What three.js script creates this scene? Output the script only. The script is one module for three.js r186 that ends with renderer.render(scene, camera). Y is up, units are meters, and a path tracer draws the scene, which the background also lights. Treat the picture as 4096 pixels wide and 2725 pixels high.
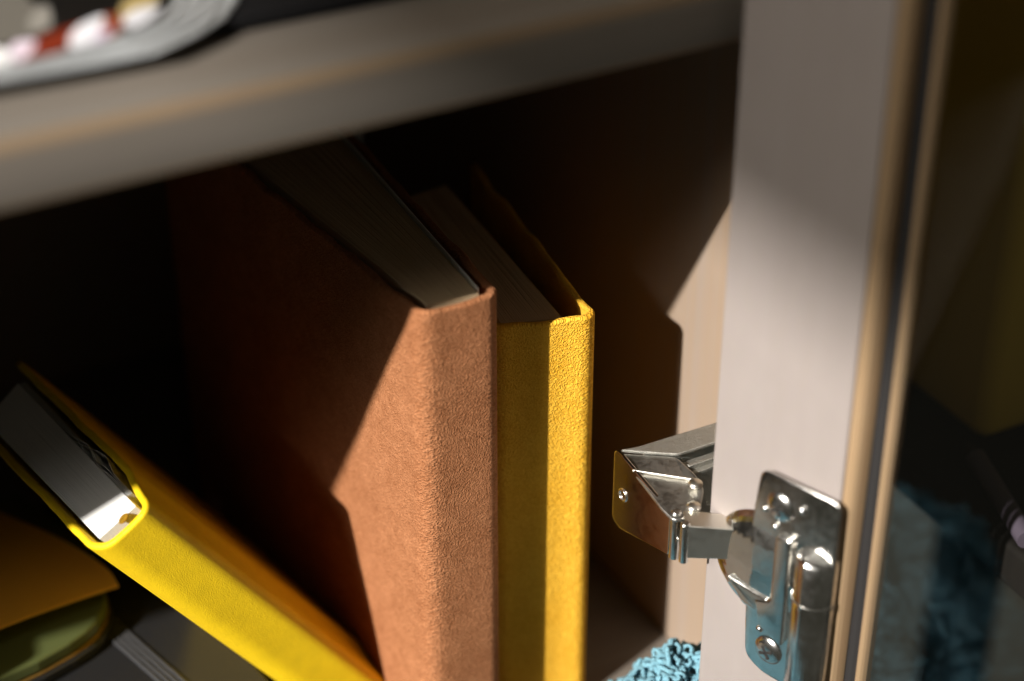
import * as THREE from 'three';
import { mergeGeometries, toCreasedNormals } from 'three/addons/utils/BufferGeometryUtils.js';
import { RoundedBoxGeometry } from 'three/addons/geometries/RoundedBoxGeometry.js';
import { RectAreaLightUniformsLib } from 'three/addons/lights/RectAreaLightUniformsLib.js';

// ---------------------------------------------------------------- camera, light, exposure
// World: x runs to the right along the shelf, y up, z out of the cabinet. Origin: top of the terracotta book's spine, left corner.
const scene = new THREE.Scene();
const CAM = new THREE.Vector3(-0.19861, 0.29739, 0.43094);
const YAW = THREE.MathUtils.degToRad(27.8), PITCH = THREE.MathUtils.degToRad(33);
const FWD = new THREE.Vector3(Math.sin(YAW) * Math.cos(PITCH), -Math.sin(PITCH), -Math.cos(YAW) * Math.cos(PITCH));
const camera = new THREE.PerspectiveCamera(19.54, 1024 / 681, 0.01, 30);
camera.position.copy(CAM);
camera.up.set(0, 1, 0);
camera.lookAt(CAM.clone().add(FWD));
camera.focus = 0.597;
camera.userData.fStop = 3.9;
scene.add(camera);

scene.background = new THREE.Color().setRGB(0.026, 0.0245, 0.019);   // the dim room
const SUNDIR = new THREE.Vector3(44, -27.5, -14.86).normalize();        // the way the sunlight travels
const sun = new THREE.DirectionalLight(new THREE.Color().setRGB(1, 0.955, 0.9), 4.7);
sun.position.copy(SUNDIR).multiplyScalar(-4);
sun.target.position.set(0, 0, 0);
sun.castShadow = true;
sun.shadow.radius = 1.5;
sun.shadow.mapSize.set(4096, 4096);
Object.assign(sun.shadow.camera, { left: -0.7, right: 0.7, top: 0.7, bottom: -0.7, near: 0.1, far: 6 });
scene.add(sun, sun.target);
RectAreaLightUniformsLib.init();
const WIN = { x: -2.4, y0: 1.26, y1: 1.673, z0: -0.9, z1: 1.05 };       // the window opening in the wall on the left
const skylight = new THREE.RectAreaLight(new THREE.Color().setRGB(1, 0.93, 0.83), 22, WIN.z1 - WIN.z0, WIN.y1 - WIN.y0);
skylight.position.set(WIN.x - 0.02, (WIN.y0 + WIN.y1) / 2, (WIN.z0 + WIN.z1) / 2);
skylight.lookAt(1, (WIN.y0 + WIN.y1) / 2, (WIN.z0 + WIN.z1) / 2);
scene.add(skylight);

const renderer = new THREE.WebGLRenderer({ antialias: true });
renderer.toneMapping = THREE.LinearToneMapping;
renderer.toneMappingExposure = 1.57;
renderer.shadowMap.enabled = true;

// ---------------------------------------------------------------- helpers
let seed = 7;
const rnd = () => { seed = (seed * 1664525 + 1013904223) >>> 0; return seed / 4294967296; };
const rr = (a, b) => a + (b - a) * rnd();
const V2 = (x, y) => new THREE.Vector2(x, y);
const V3 = (x, y, z) => new THREE.Vector3(x, y, z);
const lin = (r, g, b) => new THREE.Color().setRGB(r, g, b);

// a photo pixel gives a direction; the plane the thing touches gives its distance
const RIGHT = V3(Math.cos(YAW), 0, Math.sin(YAW)), UPV = new THREE.Vector3().crossVectors(RIGHT, FWD);
const rayOf = (px, py) => FWD.clone().multiplyScalar(7915).addScaledVector(RIGHT, px - 2048).addScaledVector(UPV, 1362.5 - py).normalize();
const onPlane = (px, py, axis, value) => { const d = rayOf(px, py); return CAM.clone().addScaledVector(d, (value - CAM[axis]) / d[axis]); };

function grid(size, cells, random) {                       // tileable value noise
  const g = new Float32Array(cells * cells).map(random), out = new Float32Array(size * size);
  for (let j = 0; j < size; j++) for (let i = 0; i < size; i++) {
    const x = (i / size) * cells, y = (j / size) * cells, x0 = x | 0, y0 = y | 0, fx = x - x0, fy = y - y0;
    const sx = fx * fx * (3 - 2 * fx), sy = fy * fy * (3 - 2 * fy), x1 = (x0 + 1) % cells, y1 = (y0 + 1) % cells;
    out[j * size + i] = (g[y0 * cells + x0] * (1 - sx) + g[y0 * cells + x1] * sx) * (1 - sy) + (g[y1 * cells + x0] * (1 - sx) + g[y1 * cells + x1] * sx) * sy;
  }
  return out;
}
function fractal(size, layers) {                            // layers: [cells, weight]
  const out = new Float32Array(size * size); let total = 0;
  for (const [c, w] of layers) { const n = grid(size, c, rnd); total += w; for (let i = 0; i < out.length; i++) out[i] += n[i] * w; }
  for (let i = 0; i < out.length; i++) out[i] /= total;
  return out;
}
function texture(size, fill, metres, srgb = false, sizeY = size, metresY = metres) {
  const data = new Uint8Array(size * sizeY * 4);
  for (let j = 0; j < sizeY; j++) for (let i = 0; i < size; i++) {
    const c = fill(i, j, j * size + i), k = (j * size + i) * 4;
    for (let q = 0; q < 3; q++) { const v = Math.min(1, Math.max(0, c[q])); data[k + q] = 255 * (srgb ? (v <= 0.0031308 ? v * 12.92 : 1.055 * Math.pow(v, 1 / 2.4) - 0.055) : v); }
    data[k + 3] = 255;
  }
  const t = new THREE.DataTexture(data, size, sizeY);
  t.wrapS = t.wrapT = THREE.RepeatWrapping; t.magFilter = THREE.LinearFilter; t.minFilter = THREE.LinearMipmapLinearFilter; t.generateMipmaps = true;
  if (srgb) t.colorSpace = THREE.SRGBColorSpace;
  t.repeat.set(1 / metres, 1 / metresY); t.needsUpdate = true;
  return t;
}
const grey = (a) => (i, j, k) => [a[k], a[k], a[k]];
const stretch = (a, gain) => a.map((v) => Math.min(1, Math.max(0, 0.5 + (v - 0.5) * gain)));

function mesh(name, geometry, material, parent) {
  const m = new THREE.Mesh(geometry, material);
  m.name = name; m.castShadow = m.receiveShadow = true; parent.add(m);
  return m;
}
function thing(name, label, category, position = [0, 0, 0]) {
  const g = new THREE.Group(); g.name = name; g.userData = { label, category };
  g.position.set(...position); scene.add(g);
  return g;
}
function sub(name, parent) { const g = new THREE.Group(); g.name = name; parent.add(g); return g; }

// uv in metres from position, by the axis each face looks along
function boxUV(geometry) {
  const g = geometry.index ? geometry.toNonIndexed() : geometry, p = g.attributes.position, n = g.attributes.normal, uv = new Float32Array(p.count * 2);
  for (let i = 0; i < p.count; i += 3) {
    const ax = Math.abs(n.getX(i) + n.getX(i + 1) + n.getX(i + 2)), ay = Math.abs(n.getY(i) + n.getY(i + 1) + n.getY(i + 2)), az = Math.abs(n.getZ(i) + n.getZ(i + 1) + n.getZ(i + 2));
    for (let k = i; k < i + 3; k++) {
      const x = p.getX(k), y = p.getY(k), z = p.getZ(k);
      const c = ax >= ay && ax >= az ? [z, y] : ay >= az ? [z, x] : [x, y];
      uv.set(c, k * 2);
    }
  }
  g.setAttribute('uv', new THREE.BufferAttribute(uv, 2));
  return g;
}
// grain along x: the texture's long way follows the board
function grainX(g) { const p = g.attributes.position, uv = g.attributes.uv; for (let i = 0; i < p.count; i++) uv.setXY(i, p.getY(i) * 0.9 + p.getZ(i), p.getX(i)); return g; }
function box(x0, x1, y0, y1, z0, z1, r = 0.0008) {
  const g = new RoundedBoxGeometry(x1 - x0, y1 - y0, z1 - z0, 3, Math.min(r, (x1 - x0) / 2.1, (y1 - y0) / 2.1, (z1 - z0) / 2.1));
  g.translate((x0 + x1) / 2, (y0 + y1) / 2, (z0 + z1) / 2);
  return boxUV(g);
}
function shapeOf(points) { const s = new THREE.Shape(); points.forEach(([x, y], i) => (i ? s.lineTo(x, y) : s.moveTo(x, y))); s.closePath(); return s; }
function rounded(points, radius, steps = 5) {               // polygon with rounded corners
  const out = [], n = points.length;
  points.forEach((p, i) => {
    const a = V2(...points[(i + n - 1) % n]), b = V2(...p), c = V2(...points[(i + 1) % n]), r0 = p[2] ?? radius;
    const u = a.sub(b), v = c.sub(b), r = Math.min(r0, u.length() / 2.2, v.length() / 2.2);
    u.setLength(r); v.setLength(r);
    for (let k = 0; k <= steps; k++) { const t = k / steps, q = (1 - t) ** 2, w = t * t; out.push([b.x + u.x * q + v.x * w, b.y + u.y * q + v.y * w]); }
  });
  return out;
}
// a prism standing on a polygon in the xz plane, from y0 to y1, with softened edges
function slabXZ(points, y0, y1, bevel = 0.0003) {
  const g = new THREE.ExtrudeGeometry(shapeOf(points.map(([x, z]) => [x, -z])), { depth: y1 - y0 - 2 * bevel, bevelEnabled: bevel > 0, bevelThickness: bevel, bevelSize: bevel, bevelOffset: -bevel, bevelSegments: 3 });
  g.rotateX(-Math.PI / 2); g.translate(0, y0 + bevel, 0);
  return boxUV(g);
}
function prismXY(points, z0, z1, bevel = 0.0003, holes = []) {
  const s = shapeOf(points); for (const h of holes) { const p = new THREE.Path(); h.forEach(([x, y], i) => (i ? p.lineTo(x, y) : p.moveTo(x, y))); p.closePath(); s.holes.push(p); }
  const g = new THREE.ExtrudeGeometry(s, { depth: z1 - z0 - 2 * bevel, bevelEnabled: bevel > 0, bevelThickness: bevel, bevelSize: bevel, bevelOffset: -bevel, bevelSegments: 3 });
  g.translate(0, 0, z0 + bevel);
  return boxUV(g);
}
const circle = (cx, cy, r, n = 40, a0 = 0, a1 = Math.PI * 2) => Array.from({ length: n }, (_, i) => { const a = a0 + ((a1 - a0) * i) / n; return [cx + r * Math.cos(a), cy + r * Math.sin(a)]; });

// a bent sheet (a book's case): a wall of thickness th following path (x, z) from y0 to y1; outer face on the left of travel; softened rims; slight waviness
function bentSheet(path, th, y0, y1, wave = 0.0002, rim = 0.45, rows = 26, lift = null) {
  const pts = [], step = 0.0012;
  for (let i = 0; i + 1 < path.length; i++) { const a = V2(...path[i]), b = V2(...path[i + 1]), n = Math.max(1, Math.round(a.distanceTo(b) / (i > 2 && i < path.length - 4 ? step : 0.004))); for (let k = 0; k < n; k++) pts.push(a.clone().lerp(b, k / n)); }
  pts.push(V2(...path[path.length - 1]));
  const nor = pts.map((p, i) => { const t = pts[Math.min(i + 1, pts.length - 1)].clone().sub(pts[Math.max(i - 1, 0)]).normalize(); return V2(-t.y, t.x); });
  const ring = []; const r = th * rim;                       // [offset inwards, y, outwards share]
  for (let k = 0; k <= rows; k++) ring.push([0, y0 + r + ((y1 - y0 - 2 * r) * k) / rows]);
  for (let k = 1; k <= 6; k++) { const a = (k / 6) * Math.PI / 2; ring.push([r - r * Math.cos(a), y1 - r + r * Math.sin(a)]); }
  for (let k = 0; k <= 6; k++) { const a = (k / 6) * Math.PI / 2; ring.push([th - r + r * Math.sin(a), y1 - r + r * Math.cos(a)]); }
  ring.push([th, y0]); ring.push([r, y0]);
  const M = ring.length, pos = [], uv = [], idx = []; let s = 0;
  const ph = rnd() * 9;
  pts.forEach((p, i) => {
    if (i) s += p.distanceTo(pts[i - 1]);
    ring.forEach(([o, y], k) => {
      const w = wave * (Math.sin(s * 190 + y * 75 + ph) + 0.7 * Math.sin(s * 420 - y * 160 + ph * 2) + 0.6 * Math.sin(y * 330 + s * 60));
      const up = y > y0 + (y1 - y0) * 0.9 ? wave * 1.6 * Math.sin(s * 260 + ph) + (lift ? lift(s, p) : 0) : 0;
      pos.push(p.x + nor[i].x * (-o + w), y + up, p.y + nor[i].y * (-o + w)); uv.push(s, y + o * 0.999);
    });
  });
  for (let i = 0; i + 1 < pts.length; i++) for (let k = 0; k < M; k++) { const k2 = (k + 1) % M, a = i * M + k, b = i * M + k2, c = a + M, d = b + M; idx.push(a, c, b, b, c, d); }
  for (const [i, flip] of [[0, false], [pts.length - 1, true]]) for (let k = 1; k + 1 < M; k++) flip ? idx.push(i * M, i * M + k + 1, i * M + k) : idx.push(i * M, i * M + k, i * M + k + 1);
  const g = new THREE.BufferGeometry();
  g.setAttribute('position', new THREE.Float32BufferAttribute(pos, 3)); g.setAttribute('uv', new THREE.Float32BufferAttribute(uv, 2)); g.setIndex(idx);
  g.computeVertexNormals();
  return g;
}
// corner of a path, rounded: returns the points of an arc between two directions
function arcPath(points, radii, steps = 7) {
  const out = [points[0]];
  for (let i = 1; i + 1 < points.length; i++) {
    const a = V2(...points[i - 1]), b = V2(...points[i]), c = V2(...points[i + 1]), u = a.sub(b).setLength(radii[i - 1]), v = c.sub(b).setLength(radii[i - 1]);
    for (let k = 0; k <= steps; k++) { const t = k / steps, q = (1 - t) ** 2, w = t * t; out.push([b.x + u.x * q + v.x * w, b.y + u.y * q + v.y * w]); }
  }
  out.push(points[points.length - 1]);
  return out;
}
// the pages of a book: single leaves standing side by side, fanned from the spine to the fore edge
function leaves(n, near, far, y0, y1, jitter, fill = 0.82) {   // near / far: [xl, zl, xr, zr]
  const parts = [];
  for (let i = 0; i < n; i++) {
    const t = (i + 0.5) / n, x0 = near[0] + (near[2] - near[0]) * t, z0 = near[1] + (near[3] - near[1]) * t, x1 = far[0] + (far[2] - far[0]) * t + rr(-1, 1) * jitter, z1 = far[1] + (far[3] - far[1]) * t + rr(-1, 1) * jitter;
    const len = Math.hypot(x1 - x0, z1 - z0), th = (Math.hypot(near[2] - near[0], near[3] - near[1]) / n) * fill, g = new THREE.BoxGeometry(th, y1 - y0 + rr(-1, 1) * jitter * 0.6, len, 1, 1, 6), p = g.attributes.position, bow = rr(-1, 1) * jitter;
    for (let k = 0; k < p.count; k++) { const q = p.getZ(k) / len + 0.5; p.setX(k, p.getX(k) + Math.sin(q * Math.PI) * bow); }
    g.rotateY(Math.atan2(x0 - x1, z0 - z1)); g.translate((x0 + x1) / 2, (y0 + y1) / 2, (z0 + z1) / 2);
    g.computeVertexNormals(); parts.push(g);
  }
  return mergeGeometries(parts);
}

// ---------------------------------------------------------------- materials
const fine = stretch(fractal(1024, [[280, 0.7], [180, 1], [110, 0.8]]), 2.0);
const cloudy = stretch(fractal(512, [[6, 1], [13, 0.8], [30, 0.6], [70, 0.35]]), 1.9);
const suede = (c, dark, metres, bump, rough = 0.95) => new THREE.MeshPhysicalMaterial({
  map: texture(1024, (i, j, k) => { const f = fine[k], q = cloudy[((j >> 1) * 512 + (i >> 1))], t = Math.min(1, Math.max(0, 0.8 * f + 0.42 * q - 0.11)); return [0, 1, 2].map((h) => dark[h] + (c[h] - dark[h]) * t); }, metres, true),
  bumpMap: texture(1024, grey(fine), metres), bumpScale: bump, roughness: rough, sheen: 0.12, sheenRoughness: 0.5, sheenColor: lin(...c), specularIntensity: 0.25,
});
const MAT = {};
MAT.terracotta = suede([0.5, 0.218, 0.1], [0.275, 0.103, 0.04], 0.05, 0.0004);
MAT.mustard = suede([0.96, 0.56, 0.062], [0.76, 0.37, 0.02], 0.05, 0.00042);
const pebble = (() => { const s = 512, n = fractal(s, [[90, 1], [180, 0.5]]); return n.map((v) => Math.abs(v - 0.5) * 3.4); })();
MAT.leather = new THREE.MeshPhysicalMaterial({ color: lin(0.95, 0.64, 0.012), roughness: 0.52, bumpMap: texture(512, grey(pebble), 0.026), bumpScale: 0.00007, specularIntensity: 0.5,
  map: texture(512, (i, j, k) => { const q = 0.89 + 0.11 * cloudy[k]; return [q, q * (0.97 + 0.03 * q), q]; }, 0.06, true) });
// laminate of the cabinet: grey-beige foil with streaks of grain along v
const grainRow = fractal(512, [[9, 1], [24, 0.8], [60, 0.5], [140, 0.3]]);
const streak = (() => { const s = 512, out = new Float32Array(s * s), w = fractal(s, [[5, 1], [11, 0.6]]); for (let j = 0; j < s; j++) for (let i = 0; i < s; i++) { const x = (i + Math.round((w[j * s + i] - 0.5) * 16) + s) % s; out[j * s + i] = 0.75 * grainRow[s * 7 + x] + 0.25 * grainRow[((j >> 3) % s) * s + x]; } return stretch(out, 2); })();
const laminate = (a, b, rough, metres = 0.11, metresY = 0.9, soil = 0.03) => new THREE.MeshPhysicalMaterial({ map: texture(512, (i, j, k) => { const t = streak[k], q = 1 - soil * cloudy[(((j * 5) % 512) * 512 + i)]; return [0, 1, 2].map((h) => (a[h] + (b[h] - a[h]) * t) * q); }, metres, true, 512, metresY), roughness: rough, bumpMap: texture(512, grey(streak), metres, false, 512, metresY), bumpScale: 0.00006, specularIntensity: 0.6 });
MAT.foil = laminate([0.29, 0.252, 0.234], [0.301, 0.264, 0.247], 0.42, 0.11, 0.9, 0.05);
MAT.side = laminate([0.315, 0.228, 0.155], [0.3, 0.24, 0.195], 0.5, 0.09);
MAT.shelf = laminate([0.2, 0.178, 0.152], [0.165, 0.139, 0.113], 0.45);
// the edges are banded in a wood tone as dark as the boards, only warmer
MAT.edge = laminate([0.375, 0.25, 0.14], [0.35, 0.245, 0.145], 0.42);
MAT.shelfEdge = laminate([0.23, 0.165, 0.105], [0.205, 0.15, 0.1], 0.45);
MAT.bead = MAT.edge;
MAT.walnut = laminate([0.03, 0.022, 0.016], [0.05, 0.037, 0.028], 0.85); MAT.walnut.specularIntensity = 0.15;
MAT.ebony = laminate([0.01, 0.009, 0.008], [0.015, 0.013, 0.011], 0.8); MAT.ebony.specularIntensity = 0.2;
MAT.rubber = new THREE.MeshStandardMaterial({ color: lin(0.012, 0.011, 0.011), roughness: 0.75 });
MAT.paper = new THREE.MeshStandardMaterial({ color: lin(0.78, 0.6, 0.37), roughness: 0.9 });
MAT.white = new THREE.MeshStandardMaterial({ color: lin(0.86, 0.855, 0.82), roughness: 0.85 });
const scuff = stretch(fractal(512, [[14, 1], [60, 1], [170, 0.8]]), 1.7);
MAT.steel = new THREE.MeshPhysicalMaterial({ color: lin(0.7, 0.67, 0.6), metalness: 1, roughness: 0.36, roughnessMap: texture(512, (i, j, k) => { const v = 0.8 + 0.35 * cloudy[k]; return [v, v, v]; }, 0.04), bumpMap: texture(512, grey(scuff), 0.03), bumpScale: 0.000006 });
MAT.polished = new THREE.MeshPhysicalMaterial({ color: lin(0.74, 0.7, 0.63), metalness: 1, roughness: 0.17, roughnessMap: texture(512, (i, j, k) => { const v = 0.45 + 1.1 * cloudy[k]; return [v, v, v]; }, 0.03) });
MAT.cast = new THREE.MeshPhysicalMaterial({ color: lin(0.42, 0.41, 0.37), metalness: 1, roughness: 0.5, bumpMap: texture(512, grey(scuff), 0.012), bumpScale: 0.0002 });
const wipe = stretch(fractal(512, [[7, 1], [22, 0.8], [120, 0.5]]), 2.2);
MAT.chrome = new THREE.MeshPhysicalMaterial({ color: lin(0.76, 0.75, 0.73), metalness: 1, roughness: 0.27, roughnessMap: texture(512, (i, j, k) => { const v = 0.55 + 0.45 * wipe[k]; return [v, v, v]; }, 0.035), map: texture(512, (i, j, k) => { const v = 1 - 0.15 * wipe[(k * 3) % wipe.length] * scuff[k]; return [v, v, v * 0.98]; }, 0.03, true) });
MAT.worn = new THREE.MeshPhysicalMaterial({ color: lin(0.52, 0.51, 0.48), metalness: 1, roughness: 0.45, roughnessMap: texture(512, (i, j, k) => { const v = 0.7 + 0.4 * wipe[k]; return [v, v, v]; }, 0.02), bumpMap: texture(512, grey(scuff), 0.015), bumpScale: 0.00002 });
MAT.dark = new THREE.MeshStandardMaterial({ color: lin(0.02, 0.018, 0.016), roughness: 0.6 });
MAT.glass = new THREE.MeshPhysicalMaterial({ color: lin(0.95, 0.95, 0.93), roughness: 0.02, transmission: 1, thickness: 0, ior: 1.85 });
MAT.blackGloss = new THREE.MeshPhysicalMaterial({ color: lin(0.018, 0.018, 0.019), roughness: 0.24, bumpMap: texture(512, grey(scuff), 0.05), bumpScale: 0.00003, specularIntensity: 0.8 });
MAT.rib = new THREE.MeshPhysicalMaterial({ color: lin(0.05, 0.05, 0.052), roughness: 0.28 });

// ---------------------------------------------------------------- the wall whose window lets the sun in (left of the cabinet, out of the picture)
{
  const pts = [[-2.2, -1.1], [3.4, -1.1], [3.4, 2.4], [-2.2, 2.4]];            // (z, y)
  const hole = [[WIN.z0, WIN.y0], [WIN.z0, WIN.y1], [WIN.z1, WIN.y1], [WIN.z1, WIN.y0]];
  const g = prismXY(pts, 0, 0.16, 0, [hole]);
  const w = mesh('wall', g, new THREE.MeshStandardMaterial({ color: lin(0.6, 0.57, 0.52), roughness: 0.95 }), scene);
  w.rotation.y = -Math.PI / 2; w.position.set(WIN.x, 0, 0);                     // its thickness runs outwards, to -x
  w.userData = { kind: 'structure', label: 'plain room wall with a window opening beside the cabinet' };
}

// ---------------------------------------------------------------- the cabinet
const FLOOR = -0.176, PX = 0.1;
const cabinet = thing('cabinet', 'grey-beige laminate cabinet with one shelf and an open glass door', 'cabinet', [0, FLOOR, 0]);
// coordinates below are world coordinates
function part(name, geometry, material, parent = cabinet) { geometry.translate(0, -FLOOR, 0); return mesh(name, geometry, material, parent); }
part('side_panel', box(PX, PX + 0.016, FLOOR - 0.016, 0.5, -0.28, 0.046), MAT.side);
part('side_panel', box(-0.536, -0.52, FLOOR - 0.016, 0.5, -0.28, 0.046), MAT.side);
part('back_panel', box(-0.52, PX, FLOOR - 0.016, 0.5, -0.284, -0.2802), MAT.side);
part('bottom_panel', box(-0.52, PX, FLOOR - 0.016, FLOOR, -0.28, 0.052), MAT.shelf);
{
  const y0 = 0.0855, y1 = 0.1022, zf = 0.0455, b = 0.0022;
  const shelf = part('shelf', (() => { const g = box(-0.5195, PX - 0.0005, y0 + 0.0006, y1, -0.279, zf - b, 0.0002); return grainX(g); })(), MAT.shelf);
  // the lipping: softened strip along the front, its worn corners showing a warmer tone
  const strip = (pts) => { const g = new THREE.ExtrudeGeometry(shapeOf(pts), { depth: 0.619, bevelEnabled: false, curveSegments: 8 }); g.rotateY(Math.PI / 2); g.translate(-0.5195, -FLOOR, 0); return toCreasedNormals(grainX(boxUV(g)), 0.6); };
  const at = (z, y) => [-z, y];
  mesh('front_lipping', strip([at(zf - b, y0 + 0.0016), at(zf - 0.0002, y0 + 0.0016), at(zf, y0 + 0.003), at(zf, y1 - 0.0034), at(zf - 0.0001, y1 - 0.003), at(zf - b, y1 - 0.003)]), MAT.shelf, shelf);
  mesh('lipping_edge', strip([at(zf - b, y1 - 0.0029), at(zf - 0.0001, y1 - 0.0029), at(zf - 0.0003, y1 - 0.0016), at(zf - 0.001, y1 - 0.0006), at(zf - b, y1 + 0.0001)]), MAT.shelfEdge, shelf);
  mesh('lipping_edge', strip([at(zf - b, y0), at(zf - 0.0012, y0), at(zf - 0.0004, y0 + 0.0005), at(zf - 0.0002, y0 + 0.0015), at(zf - b, y0 + 0.0015)]), MAT.shelfEdge, shelf);
}
// the door, open about 110 degrees; its own frame: x along the door from the hinge edge, z towards the inside
const TURN = THREE.MathUtils.degToRad(-70.5);
const door = sub('door', cabinet); door.position.set(0.06752, -FLOOR, 0.05); door.rotation.y = TURN;
const DY0 = -0.19, DY1 = 0.36, CUP = [0.0225, -0.07];
mesh('stile', prismXY([[0.0004, DY0], [0.0442, DY0], [0.0442, DY1], [0.0004, DY1]], -0.018, 0, 0.0008, [circle(...CUP, 0.0168, 48).reverse()]), MAT.foil, door);
const column = (pts, m, name) => { const g = new THREE.ExtrudeGeometry(shapeOf(pts.map(([x, z]) => [x, -z])), { depth: DY1 - DY0, bevelEnabled: false }); g.rotateX(-Math.PI / 2); g.translate(0, DY0, 0); return mesh(name, toCreasedNormals(boxUV(g), 0.7), m, door); };
column([[0.0443, -0.0008], [0.0451, -0.0004], [0.0461, -0.0007], [0.047, -0.0016], [0.0476, -0.003], [0.0476, -0.018], [0.0443, -0.018]], MAT.edge, 'moulded_edge');
column([[0.0514, -0.0072], [0.0519, -0.0064], [0.0526, -0.006], [0.0533, -0.0064], [0.0538, -0.0072], [0.0538, -0.0093], [0.0514, -0.0093]], MAT.bead, 'glazing_bead');
column([[0.0478, -0.0072], [0.049, -0.0066], [0.0504, -0.0068], [0.0512, -0.0076], [0.0512, -0.0093], [0.0478, -0.0093]], MAT.rubber, 'glazing_seal');
{ const g = new THREE.PlaneGeometry(0.36, DY1 - DY0); g.translate(0.0478 + 0.18, (DY0 + DY1) / 2, -0.0095); mesh('glass_pane', g, MAT.glass, door); }

// the hinge: cup plate screwed to the door, two links, and the arm fixed to the side panel
const hinge = sub('hinge', cabinet);
{
  const mm = (pts) => pts.map(([x, y, r]) => (r === undefined ? [x / 1000, y / 1000] : [x / 1000, y / 1000, r / 1000]));
  const outline = rounded(mm([[46.4, -34, 3], [19.5, -34.6, 3.5], [18, -50, 3], [17.4, -70, 1], [18, -89.5, 3], [19, -104, 4], [25, -107.4, 3], [46.6, -107.4, 3]]), 0.001, 4);
  const hole = rounded(mm([[18.4, -57.6], [25.5, -58.6], [25.5, -74.5], [18.4, -74.5]]), 0.001, 5).reverse();
  const geos = [prismXY(outline.filter(() => true), 0.0018, 0.0032, 0.0006, [hole])];
  // domed cup rim that shows left of the flange
  const cap = []; for (let k = 0; k <= 14; k++) { const t = k / 14; cap.push(V2(0.0001 + 0.0181 * t, 0.0002 + 0.0046 * Math.sqrt(Math.max(0, 1 - t ** 2.6)))); }
  const dome = new THREE.LatheGeometry(cap, 48); dome.rotateX(Math.PI / 2); dome.translate(CUP[0] - 0.0004, CUP[1], 0); geos.push(boxUV(dome));
  geos.push(prismXY(rounded(mm([[27.5, -53], [33, -52], [33, -92], [24, -88], [22, -79], [27.5, -77]]), 0.0014, 4), 0.003, 0.0056, 0.001));
  geos.push(prismXY(rounded(mm([[12, -76.2], [27, -77.2], [26, -84.4], [18, -83.6]]), 0.001, 4), 0.003, 0.0054, 0.0009));
  const m = mesh('flange', toCreasedNormals(mergeGeometries(geos.map((g) => g.deleteAttribute('uv1') && g)), 0.6), MAT.chrome, hinge);
  m.position.copy(door.position); m.rotation.copy(door.rotation);
  const place = (o) => { o.position.copy(door.position); o.rotation.copy(door.rotation); return o; };
  // spring barrel: half a cylinder with rounded ends lying upright on the flange
  const prof = []; for (let k = 0; k <= 8; k++) { const a = (k / 8) * Math.PI / 2; prof.push(V2(0.0062 * Math.sin(a), -0.0035 * Math.cos(a))); }
  for (let k = 0; k <= 8; k++) { const a = (k / 8) * Math.PI / 2; prof.push(V2(0.0062 * Math.cos(a), 0.052 + 0.0035 * Math.sin(a))); }
  const barrel = new THREE.LatheGeometry(prof, 40); barrel.translate(0.0402, -0.1085, 0.002);
  const collar = new THREE.CylinderGeometry(0.0065, 0.0065, 0.0016, 40); collar.translate(0.0402, -0.071, 0.002);
  place(mesh('spring_barrel', toCreasedNormals(boxUV(mergeGeometries([barrel.toNonIndexed(), collar.toNonIndexed()])), 0.7), MAT.chrome, hinge));
  for (const [x, y] of [[0.027, -0.0445], [0.0274, -0.0975]]) {
    const dome = []; for (let k = 0; k <= 10; k++) { const t = k / 10; dome.push(V2(Math.max(1e-4, 0.0047 * t), 0.0019 * Math.sqrt(1 - (t * 0.97) ** 2))); }
    const head = new THREE.LatheGeometry(dome, 30); head.rotateX(Math.PI / 2); head.translate(x, y, 0.003);
    const screw = place(mesh('screw', head, MAT.chrome, hinge));
    void screw;
    for (const a of [0.5, 0.5 + Math.PI / 2]) { const slot = new THREE.BoxGeometry(0.0046, 0.0009, 0.0004); slot.rotateZ(a); slot.translate(x, y, 0.0048); place(mesh('screw_slot', slot, MAT.dark, hinge)); }
  }
  for (const [x, y, r] of [[0.0222, -0.0472, 0.0011], [0.0262, -0.0516, 0.0013], [0.0238, -0.0912, 0.0012], [0.0288, -0.0902, 0.0012], [0.0345, -0.0415, 0.0013]]) { const s = new THREE.SphereGeometry(r, 14, 10); s.translate(x, y, 0.0032); place(mesh('rivet', s, MAT.chrome, hinge)); }

  // links and arm in world coordinates, from the places where their corners show; top face at YT, bottom at YB
  const YT = -0.0575, YB = -0.084, top = (px, py, y = YT) => { const p = onPlane(px, py, 'y', y); return [p.x, p.z]; };
  const put = (name, g, m) => { g.translate(0, -FLOOR, 0); return mesh(name, g, m, hinge); };
  // arm: inverted channel running from the panel to the elbow
  const armTop = rounded([top(2478, 1800), top(2552, 1786), [PX, top(2866, 1690)[1]], [PX, top(2866, 1768)[1]], top(2712, 1816)], 0.0012, 4);
  const zA = top(2866, 1690)[1], zB = top(2866, 1768)[1];
  const arm = [slabXZ(armTop, YT - 0.0011, YT, 0.0003)];
  arm.push(box(0.064, PX, YB + 0.002, YT - 0.0012, zA, zA + 0.0012, 0.0003));
  arm.push(box(0.072, PX, YB + 0.004, YT - 0.0013, zB + 0.004, zB + 0.0052, 0.0003));
  arm.push(slabXZ([top(2712, 1822), [PX, zB + 0.0005], [PX, zB + 0.0056], top(2766, 1868)], YT - 0.0042, YT - 0.003, 0.0003));
  put('arm', mergeGeometries(arm), MAT.cast);
  put('mounting_block', box(PX - 0.009, PX, YB + 0.001, YT - 0.0045, zA + 0.0015, zB + 0.012, 0.001), MAT.steel);
  // first link: upper cheek, lower cheek, outer web
  const cheek = rounded([top(2476, 1802), top(2708, 1818), top(2782, 1884), top(2818, 1950, -0.0585), top(2800, 2030, -0.0585), top(2700, 2040), top(2650, 2000)], 0.0016, 5);
  const rear = cheek.map(([x, z]) => [x, z]);
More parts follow.
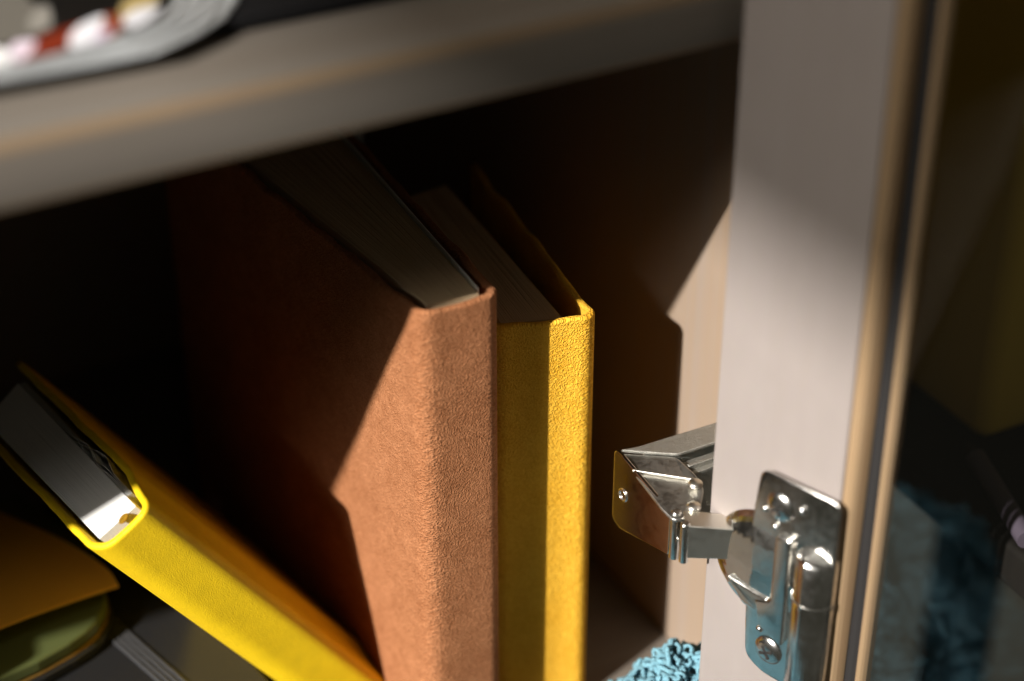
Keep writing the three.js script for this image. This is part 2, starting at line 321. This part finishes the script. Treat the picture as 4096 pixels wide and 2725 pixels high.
  const bend = slabXZ(rear, YT - 0.0023, YT - 0.0012, 0.0003);
  { // the cheek folds down a little beyond the crease that catches the light
    const p = bend.attributes.position, A = top(2492, 1862), B = top(2790, 1906), nx = -(B[1] - A[1]), nz = B[0] - A[0], L = Math.hypot(nx, nz);
    for (let i = 0; i < p.count; i++) { const d = ((p.getX(i) - A[0]) * nx + (p.getZ(i) - A[1]) * nz) / L; if (d > 0) p.setY(i, p.getY(i) - d * 0.16); else p.setY(i, p.getY(i) + Math.min(0, d) * -0.02); }
    bend.computeVertexNormals();
  }
  const link = [bend];
  { const A = top(2530, 1868), B = top(2780, 1905), ridge = new THREE.CapsuleGeometry(0.00055, Math.hypot(B[0] - A[0], B[1] - A[1]) - 0.001, 6, 12); ridge.rotateZ(Math.PI / 2); ridge.rotateY(-Math.atan2(B[1] - A[1], B[0] - A[0])); ridge.translate((A[0] + B[0]) / 2, YT - 0.0013, (A[1] + B[1]) / 2); put('link_ridge', ridge, MAT.steel); }
  put('link_cheek', mergeGeometries(link), MAT.worn);
  // web: an upright plate from the elbow to the front joint, lower at the joint
  const e0 = top(2464, 1796), e1 = top(2688, 2052, -0.0615);
  const wl = Math.hypot(e1[0] - e0[0], e1[1] - e0[1]);
  const web = prismXY(rounded([[0, YT, 0.0016], [0.004, YT + 0.0002], [wl, -0.0615], [wl, -0.0772], [0.0045, YB - 0.001], [0, YB, 0.002]], 0.0012, 4), -0.0006, 0.0006, 0.0003);
  web.rotateY(-Math.atan2(e1[1] - e0[1], e1[0] - e0[0])); web.translate(e0[0], 0, e0[1]);
  put('link_web', web, MAT.polished);
  { const g = new THREE.TorusGeometry(0.0019, 0.0004, 10, 24); g.rotateY(-Math.atan2(e1[1] - e0[1], e1[0] - e0[0])); const t = 0.0055 / wl; g.translate(e0[0] + (e1[0] - e0[0]) * t - 0.0007, -0.0712, e0[1] + (e1[1] - e0[1]) * t + 0.0002); put('eyelet', g, MAT.chrome); }
  // pins
  const pin = (name, x, z, r, y0, y1) => { const pr = [[0.0001, y0], [r * 0.8, y0], [r, y0 + r * 0.25], [r, y1 - r * 0.25], [r * 0.8, y1], [0.0001, y1]].map((p) => V2(...p)); const g = new THREE.LatheGeometry(pr, 28); g.translate(x, 0, z); return put(name, toCreasedNormals(boxUV(g), 0.7), MAT.chrome); };
  pin('pin', e1[0] + 0.0009, e1[1] + 0.001, 0.0016, -0.078, -0.0605);
  const q1 = top(2782, 1938, -0.0585), q2 = top(2776, 2022, -0.0595);
  for (const [q, y] of [[q1, -0.0575], [q2, -0.0592]]) { const g = new THREE.SphereGeometry(0.0023, 20, 12); g.scale(1, 0.55, 1); g.translate(q[0], y - 0.0008, q[1]); put('pin_head', g, MAT.steel); }
  // second link: from the joint into the cup
  const c0 = top(2742, 2100, -0.0605), c1 = top(3030, 2122, -0.0605);
  const dir = V2(c1[0] - c0[0], c1[1] - c0[1]), l2 = dir.length(); dir.normalize(); const side = V2(dir.y, -dir.x);   // side points away from the camera
  const pl = prismXY(rounded([[0, -0.0605], [l2, -0.0605], [l2, -0.0712], [0, -0.0725]], 0.001, 4), -0.0006, 0.0006, 0.0003);
  pl.rotateY(-Math.atan2(dir.y, dir.x)); pl.translate(c0[0], 0, c0[1]);
  const s2 = slabXZ(rounded([c0, c1, [c1[0] + side.x * 0.006, c1[1] + side.y * 0.006], [c0[0] + side.x * 0.007 - dir.x * 0.001, c0[1] + side.y * 0.007 - dir.y * 0.001]], 0.001, 4), -0.0615, -0.0605, 0.0003);
  const s3 = s2.clone(); s3.translate(0, -0.0106, 0);
  for (const g of [s2]) { const p = g.attributes.position; for (let i = 0; i < p.count; i++) { const t = ((p.getX(i) - c0[0]) * dir.x + (p.getZ(i) - c0[1]) * dir.y) / l2; p.setY(i, p.getY(i) + 0.0002 * t); } }
  put('cup_link', mergeGeometries([pl, s2, s3]), MAT.steel);
  { const g = new THREE.BoxGeometry(0.0066, 0.0155, 0.003); g.translate(0.0222, -0.0664, 0.0006); place(mesh('cup_slot', g, MAT.dark, hinge)); }
  { const bx = (e1[0] + c0[0]) / 2 + side.x * 0.0062, bz = (e1[1] + c0[1]) / 2 + side.y * 0.0062, k = new RoundedBoxGeometry(0.0062, 0.0136, 0.0052, 3, 0.0008); k.rotateY(-Math.atan2(dir.y, dir.x)); k.translate(bx, -0.0685, bz); put('knuckle', boxUV(k), MAT.cast); }
  pin('pin', c0[0] + 0.0002, c0[1] - 0.0002, 0.0014, -0.0745, -0.06);
}

// ---------------------------------------------------------------- the books that stand on the cabinet floor
const cover = (path, th, h, lift, wave) => bentSheet(path, th, 0, h, wave, 0.45, 30, lift);
{ // terracotta suede book
  const b = thing('terracotta_book', 'terracotta suede book with fanned cream pages standing upright, spine outwards', 'book', [0, FLOOR, 0]);
  const path = arcPath([[0.027, -0.165], [0.0218, 0], [0, 0], [-0.0195, -0.165]], [0.0026, 0.0036]);
  mesh('cover', cover(path, 0.0024, -FLOOR, null, 0.00022), MAT.terracotta, b);
  mesh('page_block', leaves(84, [0.0032, -0.0038, 0.0188, -0.0022], [-0.0155, -0.158, 0.0242, -0.154], 0.004, -FLOOR - 0.0012, 0.00035), MAT.paper, b);
}
{ // one stiff leaf stands clear of the page block, next to the right-hand board
  const g = new THREE.BoxGeometry(0.0003, -FLOOR - 0.006, 0.14); g.rotateY(Math.atan2(0.0192 - 0.0252, 0.14)); g.translate(0.0226, -FLOOR / 2 + 0.0026, -0.0735); mesh('flyleaf', g, MAT.white, scene.getObjectByName('terracotta_book'));
}
{ // mustard suede book
  const b = thing('mustard_book', 'shorter mustard suede book standing upright behind the edge of the terracotta book', 'book', [0, FLOOR, 0]);
  const path = arcPath([[0.0688, -0.108], [0.0568, -0.0042], [0.0295, -0.0124], [0.0405, -0.106]], [0.0026, 0.004]);
  mesh('cover', cover(path, 0.0024, -FLOOR - 0.0205, null, 0.0003), MAT.mustard, b);
  mesh('page_block', leaves(78, [0.0331, -0.0153, 0.051, -0.0098], [0.0425, -0.1, 0.0572, -0.102], 0.004, -FLOOR - 0.0232, 0.0002), MAT.paper, b);
}
// ---------------------------------------------------------------- black album lying on the floor, ochre notebook on it, yellow notebook leaning
const ALB = -0.15;
{
  const b = thing('black_album', 'thick black album with raised ribs lying flat under the leaning yellow notebook', 'album', [-0.11, FLOOR, -0.09]);
  const t = (g) => { g.translate(0.11, -FLOOR, 0.09); return g; };
  const out = (k) => rounded([[-0.26, 0.004 - k], [-0.0385 - k, 0.004 - k], [-0.0605 - k, -0.16 + k], [-0.26, -0.16 + k]], 0.004, 5);
  mesh('lower_cover', t(slabXZ(out(0), FLOOR + 0.0002, FLOOR + 0.003, 0.0009)), MAT.blackGloss, b);
  mesh('page_block', t(slabXZ(out(0.003), FLOOR + 0.0032, ALB - 0.0032, 0.0002)), MAT.paper, b);
  mesh('upper_cover', t(slabXZ(out(0), ALB - 0.003, ALB, 0.0009)), MAT.blackGloss, b);
  for (let k = 0; k < 4; k++) {
    const f = k / 3, a = onPlane(497 + 62 * f, 2603 - 28 * f, 'y', ALB), c = onPlane(632 + 98 * f, 2725, 'y', ALB), d = c.clone().sub(a), p = a.clone().addScaledVector(d, -1.2), q = a.clone().addScaledVector(d, 1.6), pts = [];
    for (let h = 0; h <= 24; h++) { const v = p.clone().lerp(q, h / 24); v.y = ALB + 0.0002; v.x += rr(-1, 1) * 0.0001; pts.push(v); }
    mesh('rib', t(new THREE.TubeGeometry(new THREE.CatmullRomCurve3(pts), 60, 0.0008, 8)), MAT.rib, b);
  }
}
{
  const b = thing('olive_notebook', 'olive notebook with rounded corner and gilt edge lying on the black album', 'notebook', [-0.13, ALB, -0.1]);
  const t = (g) => { g.translate(0.13, -ALB, 0.1); return g; };
  const shore = [[-500, 2950], [0, 2712], [150, 2645], [276, 2574], [345, 2525], [385, 2487], [415, 2435], [424, 2390], [415, 2340], [330, 2150]].map(([x, y]) => onPlane(x, y, 'y', -0.1392));
  const grow = (k) => [...shore.map((p) => [p.x + k, p.z + k]), [-0.09, -0.158], [-0.23, -0.158]];
  const olive = new THREE.MeshPhysicalMaterial({ color: lin(0.085, 0.1, 0.032), roughness: 0.45 });
  mesh('lower_cover', t(slabXZ(grow(0.0012), ALB + 0.0002, ALB + 0.0044, 0.0008)), MAT.blackGloss, b);
  mesh('gilt_edge', t(slabXZ(grow(0.0003), ALB + 0.0046, ALB + 0.0054, 0.0002)), new THREE.MeshPhysicalMaterial({ color: lin(0.5, 0.3, 0.08), metalness: 0.8, roughness: 0.4 }), b);
  mesh('upper_cover', t(slabXZ(grow(0), ALB + 0.0056, -0.1392, 0.0012)), olive, b);
}
{
  const b = thing('ochre_notebook', 'limp ochre notebook with an arched cover lying on the olive notebook', 'notebook', [-0.13, -0.139, -0.1]);
  const t = (g) => { g.translate(0.13, 0.139, 0.1); return g; };
  const ochre = suede([0.9, 0.48, 0.07], [0.8, 0.4, 0.05], 0.09, 0.0001, 0.6);
  const edge = [[473, 2345, -0.1318], [441, 2294, -0.1308], [386, 2248, -0.13], [309, 2199, -0.1293], [200, 2140, -0.1288], [60, 2080, -0.1288], [-100, 2010, -0.1295]].map(([x, y, h]) => onPlane(x, y, 'y', h));
  const rim = new THREE.CatmullRomCurve3(edge), front = onPlane(0, 2536, 'y', -0.1318).sub(edge[0]).normalize(), g = new THREE.BoxGeometry(1, 1, 1, 30, 2, 40), p = g.attributes.position;
  for (let i = 0; i < p.count; i++) {
    const u = 0.5 - p.getX(i), v = 0.5 - p.getZ(i), q = rim.getPoint(v).addScaledVector(front, u * 0.11);
    p.setXYZ(i, q.x, q.y + p.getY(i) * 0.0011 + 0.0022 * Math.sin(Math.min(1, u * 1.4) * Math.PI) * (1 - 0.5 * v), q.z);
  }
  g.computeVertexNormals(); mesh('cover', t(g), ochre, b);
  const inner = [...edge.slice(2).map((q) => [q.x - 0.012, q.z - 0.012]), [-0.2, -0.15], [-0.2, -0.105]];
  mesh('page_block', t(slabXZ(inner, -0.1389, -0.1318, 0)), MAT.paper, b);
}
{ // stands out of the picture to the left; its shadow keeps the sun off the two notebooks
  const b = thing('dark_blue_book', 'dark blue cloth book standing on end left of the ochre notebook', 'book', [-0.29, FLOOR, -0.09]);
  const m = new THREE.MeshStandardMaterial({ color: lin(0.02, 0.03, 0.06), roughness: 0.85 });
  mesh('cover', bentSheet(arcPath([[0.012, -0.06], [0.012, 0.076], [-0.012, 0.076], [-0.012, -0.06]], [0.003, 0.003]), 0.0024, 0, 0.142, 0.0001), m, b);
  mesh('page_block', leaves(30, [-0.009, 0.072, 0.009, 0.072], [-0.009, -0.056, 0.009, -0.056], 0.003, 0.139, 0.0001), MAT.paper, b);
}
{ // yellow leather notebook, leaning to the left
  const L = 0.132, T = 0.0195, a = V3(0.57388, -0.81855, -0.02521).normalize(), Yr = V3(-0.0798, -0.0554, -0.0272);
  const w0 = V3().crossVectors(a, V3(0, 0, 1)).normalize(); if (w0.x > 0) w0.negate();
  const g0 = V3().crossVectors(a, w0); if (g0.z > 0) g0.negate();
  const ph = THREE.MathUtils.degToRad(9), w = w0.clone().multiplyScalar(Math.cos(ph)).addScaledVector(g0, -Math.sin(ph)), gd = g0.clone().multiplyScalar(Math.cos(ph)).addScaledVector(w0, Math.sin(ph));
  const b = thing('yellow_notebook', 'bright yellow leather notebook leaning over with white page tops', 'notebook');
  const M = new THREE.Matrix4().makeBasis(w.clone().negate(), a.clone().negate(), gd.clone().negate()); b.quaternion.setFromRotationMatrix(M);
  b.position.copy(Yr).addScaledVector(a, L);
  const path = arcPath([[0.0016, -0.094], [0.0012, -0.013], [-0.0006, -0.0075], [-0.0026, 0.0042], [-0.0165, 0.0018], [-T, -0.003], [-T, -0.094]], [0.002, 0.002, 0.002, 0.0026, 0.0024]);
  mesh('cover', bentSheet(path, 0.0025, 0, L, 0.00014, 0.48, 40, (s, p) => 0.0006 * Math.sin((p.x / T) * Math.PI)), MAT.leather, b);
  const leavesG = leaves(70, [-T + 0.0019, -0.0016, -0.0036, 0.0012], [-T + 0.0019, -0.086, -0.0018, -0.086], 0.003, L - 0.0005, 0.00003, 0.999);
  mesh('page_block', leavesG, MAT.white, b);
  // loose leaves that have crept and crumpled next to the right-hand board
  for (let k = 0; k < 5; k++) {
    const g = new THREE.BoxGeometry(0.00014, L - 0.006, 0.08, 1, 30, 70), p = g.attributes.position;
    for (let i = 0; i < p.count; i++) { const z = p.getZ(i) / 0.08 + 0.5, y = p.getY(i) / L + 0.5; p.setX(i, p.getX(i) - 0.0034 + k * 0.0004 + (1 - z) * 0.0016 + (y ** 3) * 0.0026 * Math.exp(-(((z - 0.62 - k * 0.02) / 0.1) ** 2)) * Math.cos(k * 1.4 + z * 9)); }
    g.translate(0, L / 2 + 0.0022 - k * 0.0002, -0.0455); g.computeVertexNormals(); mesh('loose_leaf', g, MAT.white, b);
  }
  const hb = new THREE.SphereGeometry(0.0019, 20, 14); hb.scale(1.0, 0.4, 0.7); hb.translate(-0.0085, L - 0.0001, 0.0012); mesh('headband', hb, MAT.mustard, b);
}

// ---------------------------------------------------------------- blue yarn in front of the books
{
  const b = thing('blue_yarn_bundle', 'tangled pale blue crochet yarn spilling over the cabinet floor beside the hinge door', 'yarn', [0.0, FLOOR, 0.09]);
  // a pile against the door jamb, and a length that lies on the floor board and hangs out over its front edge
  const loops = [], tip = (x, z) => FLOOR + 0.0575 - 1.25 * Math.hypot((x - 0.068) * 0.7, z - 0.041), lay = (x, z) => FLOOR + 0.017 + 0.006 * Math.sin(x * 110) * Math.cos(z * 130) - 0.75 * Math.max(0, z - 0.056) - 60 * Math.max(0, Math.hypot((x + 0.02) * 0.62, (z - 0.09) * 1.1) - 0.055);
  for (let k = 0; k < 5600; k++) {
    let x, z, h; do { x = rr(-0.105, 0.086); z = rr(0.026, 0.145); h = Math.max(tip(x, z), lay(x, z)); } while (h < FLOOR + (z < 0.056 ? 0.009 : -0.06) || (x > 0.06 && z > 0.046));
    const low = z < 0.056 ? FLOOR + 0.004 : h - 0.02, y = rnd() < 0.75 ? Math.max(low, h - rr(0.002, 0.01)) : rr(low, h), r = rr(0.0012, 0.003), ax = V3(rr(-1, 1), rr(-1, 1), rr(-1, 1)).normalize(), ay = V3().crossVectors(ax, V3(rr(-1, 1), rr(-1, 1), rr(-1, 1))).normalize(), pts = [];
    for (let q = 0; q < 12; q++) { const t = (q / 12) * Math.PI * 2, rad = r * (1 + 0.35 * Math.sin(3 * t + k)); pts.push(V3(x, y, z).addScaledVector(ax, rad * Math.cos(t)).addScaledVector(ay, rad * Math.sin(t))); }
    if (z < 0.056) for (const p of pts) p.y = Math.max(p.y, FLOOR + 0.0025);
    loops.push(new THREE.TubeGeometry(new THREE.CatmullRomCurve3(pts, true), 16, rr(0.00055, 0.0009), 5, true)); { const q = loops[loops.length - 1], v = rr(0.75, 1.1), c = new Float32Array(q.attributes.position.count * 3).fill(v); q.setAttribute('color', new THREE.BufferAttribute(c, 3)); }
  }
  const g = mergeGeometries(loops); g.translate(0, -FLOOR, -0.09);
  mesh('yarn', g, new THREE.MeshPhysicalMaterial({ vertexColors: true, color: lin(0.32, 0.68, 0.83), roughness: 0.9, bumpMap: texture(512, grey(scuff), 0.02), bumpScale: 0.0002, sheen: 0.5, sheenColor: lin(0.3, 0.5, 0.6) }), b).userData.kind = 'stuff';
}

// ---------------------------------------------------------------- on the upper shelf: a black book with an open magazine on it
const SH = 0.1023;
{
  const b = thing('black_shelf_book', 'thin black book lying on the shelf under the magazine', 'book', [-0.06, SH, -0.07]);
  const t = (g) => { g.translate(0.06, -SH, 0.07); return g; };
  mesh('cover', t(box(-0.2, 0.03, SH + 0.0002, SH + 0.0042, -0.17, 0.0165, 0.001)), new THREE.MeshPhysicalMaterial({ color: lin(0.012, 0.012, 0.013), roughness: 0.7, specularIntensity: 0.3 }), b);
}
{
  const b = thing('magazine', 'open magazine with curling pages and flower print lying on the black book', 'magazine', [-0.12, SH + 0.0044, -0.06]);
  const t = (g) => { g.translate(0.12, -SH - 0.0044, 0.06); return g; };
  const N = 13, low = [[-300, 385], [64, 322], [424, 255], [636, 216], [800, 140], [912, 72], [965, 0], [1000, -200]].map(([x, y]) => onPlane(x, y, 'y', SH + 0.0045));
  const high = [[-300, 300], [76, 238], [238, 204], [424, 148], [560, 100], [636, 64], [679, 0], [700, -200]].map(([x, y]) => onPlane(x, y, 'y', SH + 0.0092));
  const outline = (k) => [...low.map((p, i) => { const q = p.clone().lerp(high[i], k / N); return [q.x + (k % 3 - 1) * 0.0008 + rr(-1, 1) * 0.0003, q.z + (k % 2) * 0.0006 + rr(-1, 1) * 0.0002]; }), [low[7].x, -0.12], [-0.215, -0.12], [-0.215, low[0].z]];
  const sheets = [];
  for (let k = 0; k < N; k++) sheets.push(slabXZ(outline(k), SH + 0.0045 + k * 0.00036, SH + 0.00472 + k * 0.00036, 0));
  mesh('page_block', t(mergeGeometries(sheets)), new THREE.MeshStandardMaterial({ color: lin(0.6, 0.62, 0.63), roughness: 0.75 }), b);
  // printed top leaf
  const cv = document.createElement('canvas'); cv.width = cv.height = 512; const c = cv.getContext('2d');
  c.fillStyle = '#0d0c0b'; c.fillRect(0, 0, 512, 512);
  const X = (x) => ((x + 0.215) / 0.21) * 512, Y = (z) => ((0.045 - z) / 0.18) * 512;      // metres on the leaf to canvas
  const blob = (col, px, py, w, h, tilt = -0.5) => { const m = onPlane(px, py, 'y', SH + 0.0093), e1 = onPlane(px + w * Math.cos(tilt), py + w * Math.sin(tilt), 'y', SH + 0.0093), e2 = onPlane(px - h * Math.sin(tilt), py + h * Math.cos(tilt), 'y', SH + 0.0093);
    c.fillStyle = col; c.beginPath(); for (let k = 0; k < 40; k++) { const a = (k / 40) * Math.PI * 2, ca = Math.sign(Math.cos(a)) * Math.abs(Math.cos(a)) ** 1.25, sa = Math.sin(a) * (1 - 0.35 * Math.cos(a)), x = m.x + (e1.x - m.x) * ca + (e2.x - m.x) * sa, z = m.z + (e1.z - m.z) * ca + (e2.z - m.z) * sa; c.lineTo(X(x), Y(z)); } c.fill(); };
  blob('#6a665e', 20, 60, 170, 130, 0.2); blob('#918d85', 165, 80, 45, 60, 0.6);
  blob('#7a2a14', 210, 175, 170, 45); blob('#8a3f22', 450, 95, 60, 45); blob('#c2ab72', 560, 20, 90, 45); blob('#94523a', 440, 120, 60, 20);
  blob('#d9c4dc', 372, 158, 86, 26); blob('#f4f4fa', 350, 126, 92, 40, -0.75); blob('#f4f4fa', 568, 62, 84, 30, -0.4); blob('#ecdcea', 90, 195, 60, 34); blob('#ffffff', -20, 250, 70, 70);
  const tex = new THREE.CanvasTexture(cv); tex.colorSpace = THREE.SRGBColorSpace; tex.flipY = false;
  const g = slabXZ(outline(N), SH + 0.0045 + N * 0.00036, SH + 0.00472 + N * 0.00036, 0), p = g.attributes.position, uv = g.attributes.uv;
  for (let i = 0; i < p.count; i++) uv.setXY(i, (p.getX(i) + 0.215) / 0.21, (0.045 - p.getZ(i)) / 0.18);
  mesh('printed_leaf', t(g), new THREE.MeshPhysicalMaterial({ map: tex, roughness: 0.45 }), b);
}

// ---------------------------------------------------------------- seen through the glass door, beside the cabinet
{
  const pA = onPlane(3540, 1640, 'x', 0.19), pB = onPlane(3945, 1640, 'x', 0.19), base = (pA.y + pB.y) / 2;
  const b = thing('ochre_box', 'tall ochre storage box seen dimly through the glass door', 'box', [0.19, base, (pA.z + pB.z) / 2]);
  const h = 0.3, d = Math.abs(pB.z - pA.z), body = new THREE.MeshStandardMaterial({ color: lin(0.85, 0.57, 0.05), roughness: 0.8 });
  mesh('body', box(0, 0.08, 0.0005, h * 0.7, -d / 2, d / 2, 0.006), body, b);
  mesh('lid', box(-0.0005, 0.0805, h * 0.7 + 0.0002, h, -d / 2 - 0.0005, d / 2 + 0.0005, 0.006), body, b);
  const t = thing('side_table', 'black side table behind the glass door carrying the ochre box', 'table', [0.24, base - 0.5, 0.03]);
  mesh('table_top', box(-0.075, 0.09, 0.484, 0.4998, -0.14, 0.16, 0.002), MAT.ebony, t);
  for (const [x, z] of [[-0.06, -0.125], [-0.06, 0.145], [0.075, -0.125], [0.075, 0.145]]) mesh('leg', box(x - 0.012, x + 0.012, 0, 0.4836, z - 0.012, z + 0.012, 0.002), MAT.ebony, t);
  const q0 = onPlane(3905, 1830, 'y', base + 0.0035), q1 = onPlane(4110, 2160, 'y', base + 0.0035), len = q0.distanceTo(q1);
  const p = thing('lilac_pencil', 'pale lilac pencil lying on the side table behind the glass door', 'pencil', [q0.x, base, q0.z]);
  const g = new THREE.CylinderGeometry(0.0033, 0.0033, len, 24); g.rotateZ(Math.PI / 2); g.translate(len / 2, 0.0035, 0); mesh('barrel', g, new THREE.MeshStandardMaterial({ color: lin(0.1, 0.082, 0.112), roughness: 0.5 }), p);
  const tip = new THREE.ConeGeometry(0.003, 0.01, 12); tip.rotateZ(Math.PI / 2); tip.translate(-0.005, 0.0035, 0); mesh('tip', tip, MAT.walnut, p);
  p.rotation.y = -Math.atan2(q1.z - q0.z, q1.x - q0.x);
}

renderer.render(scene, camera);
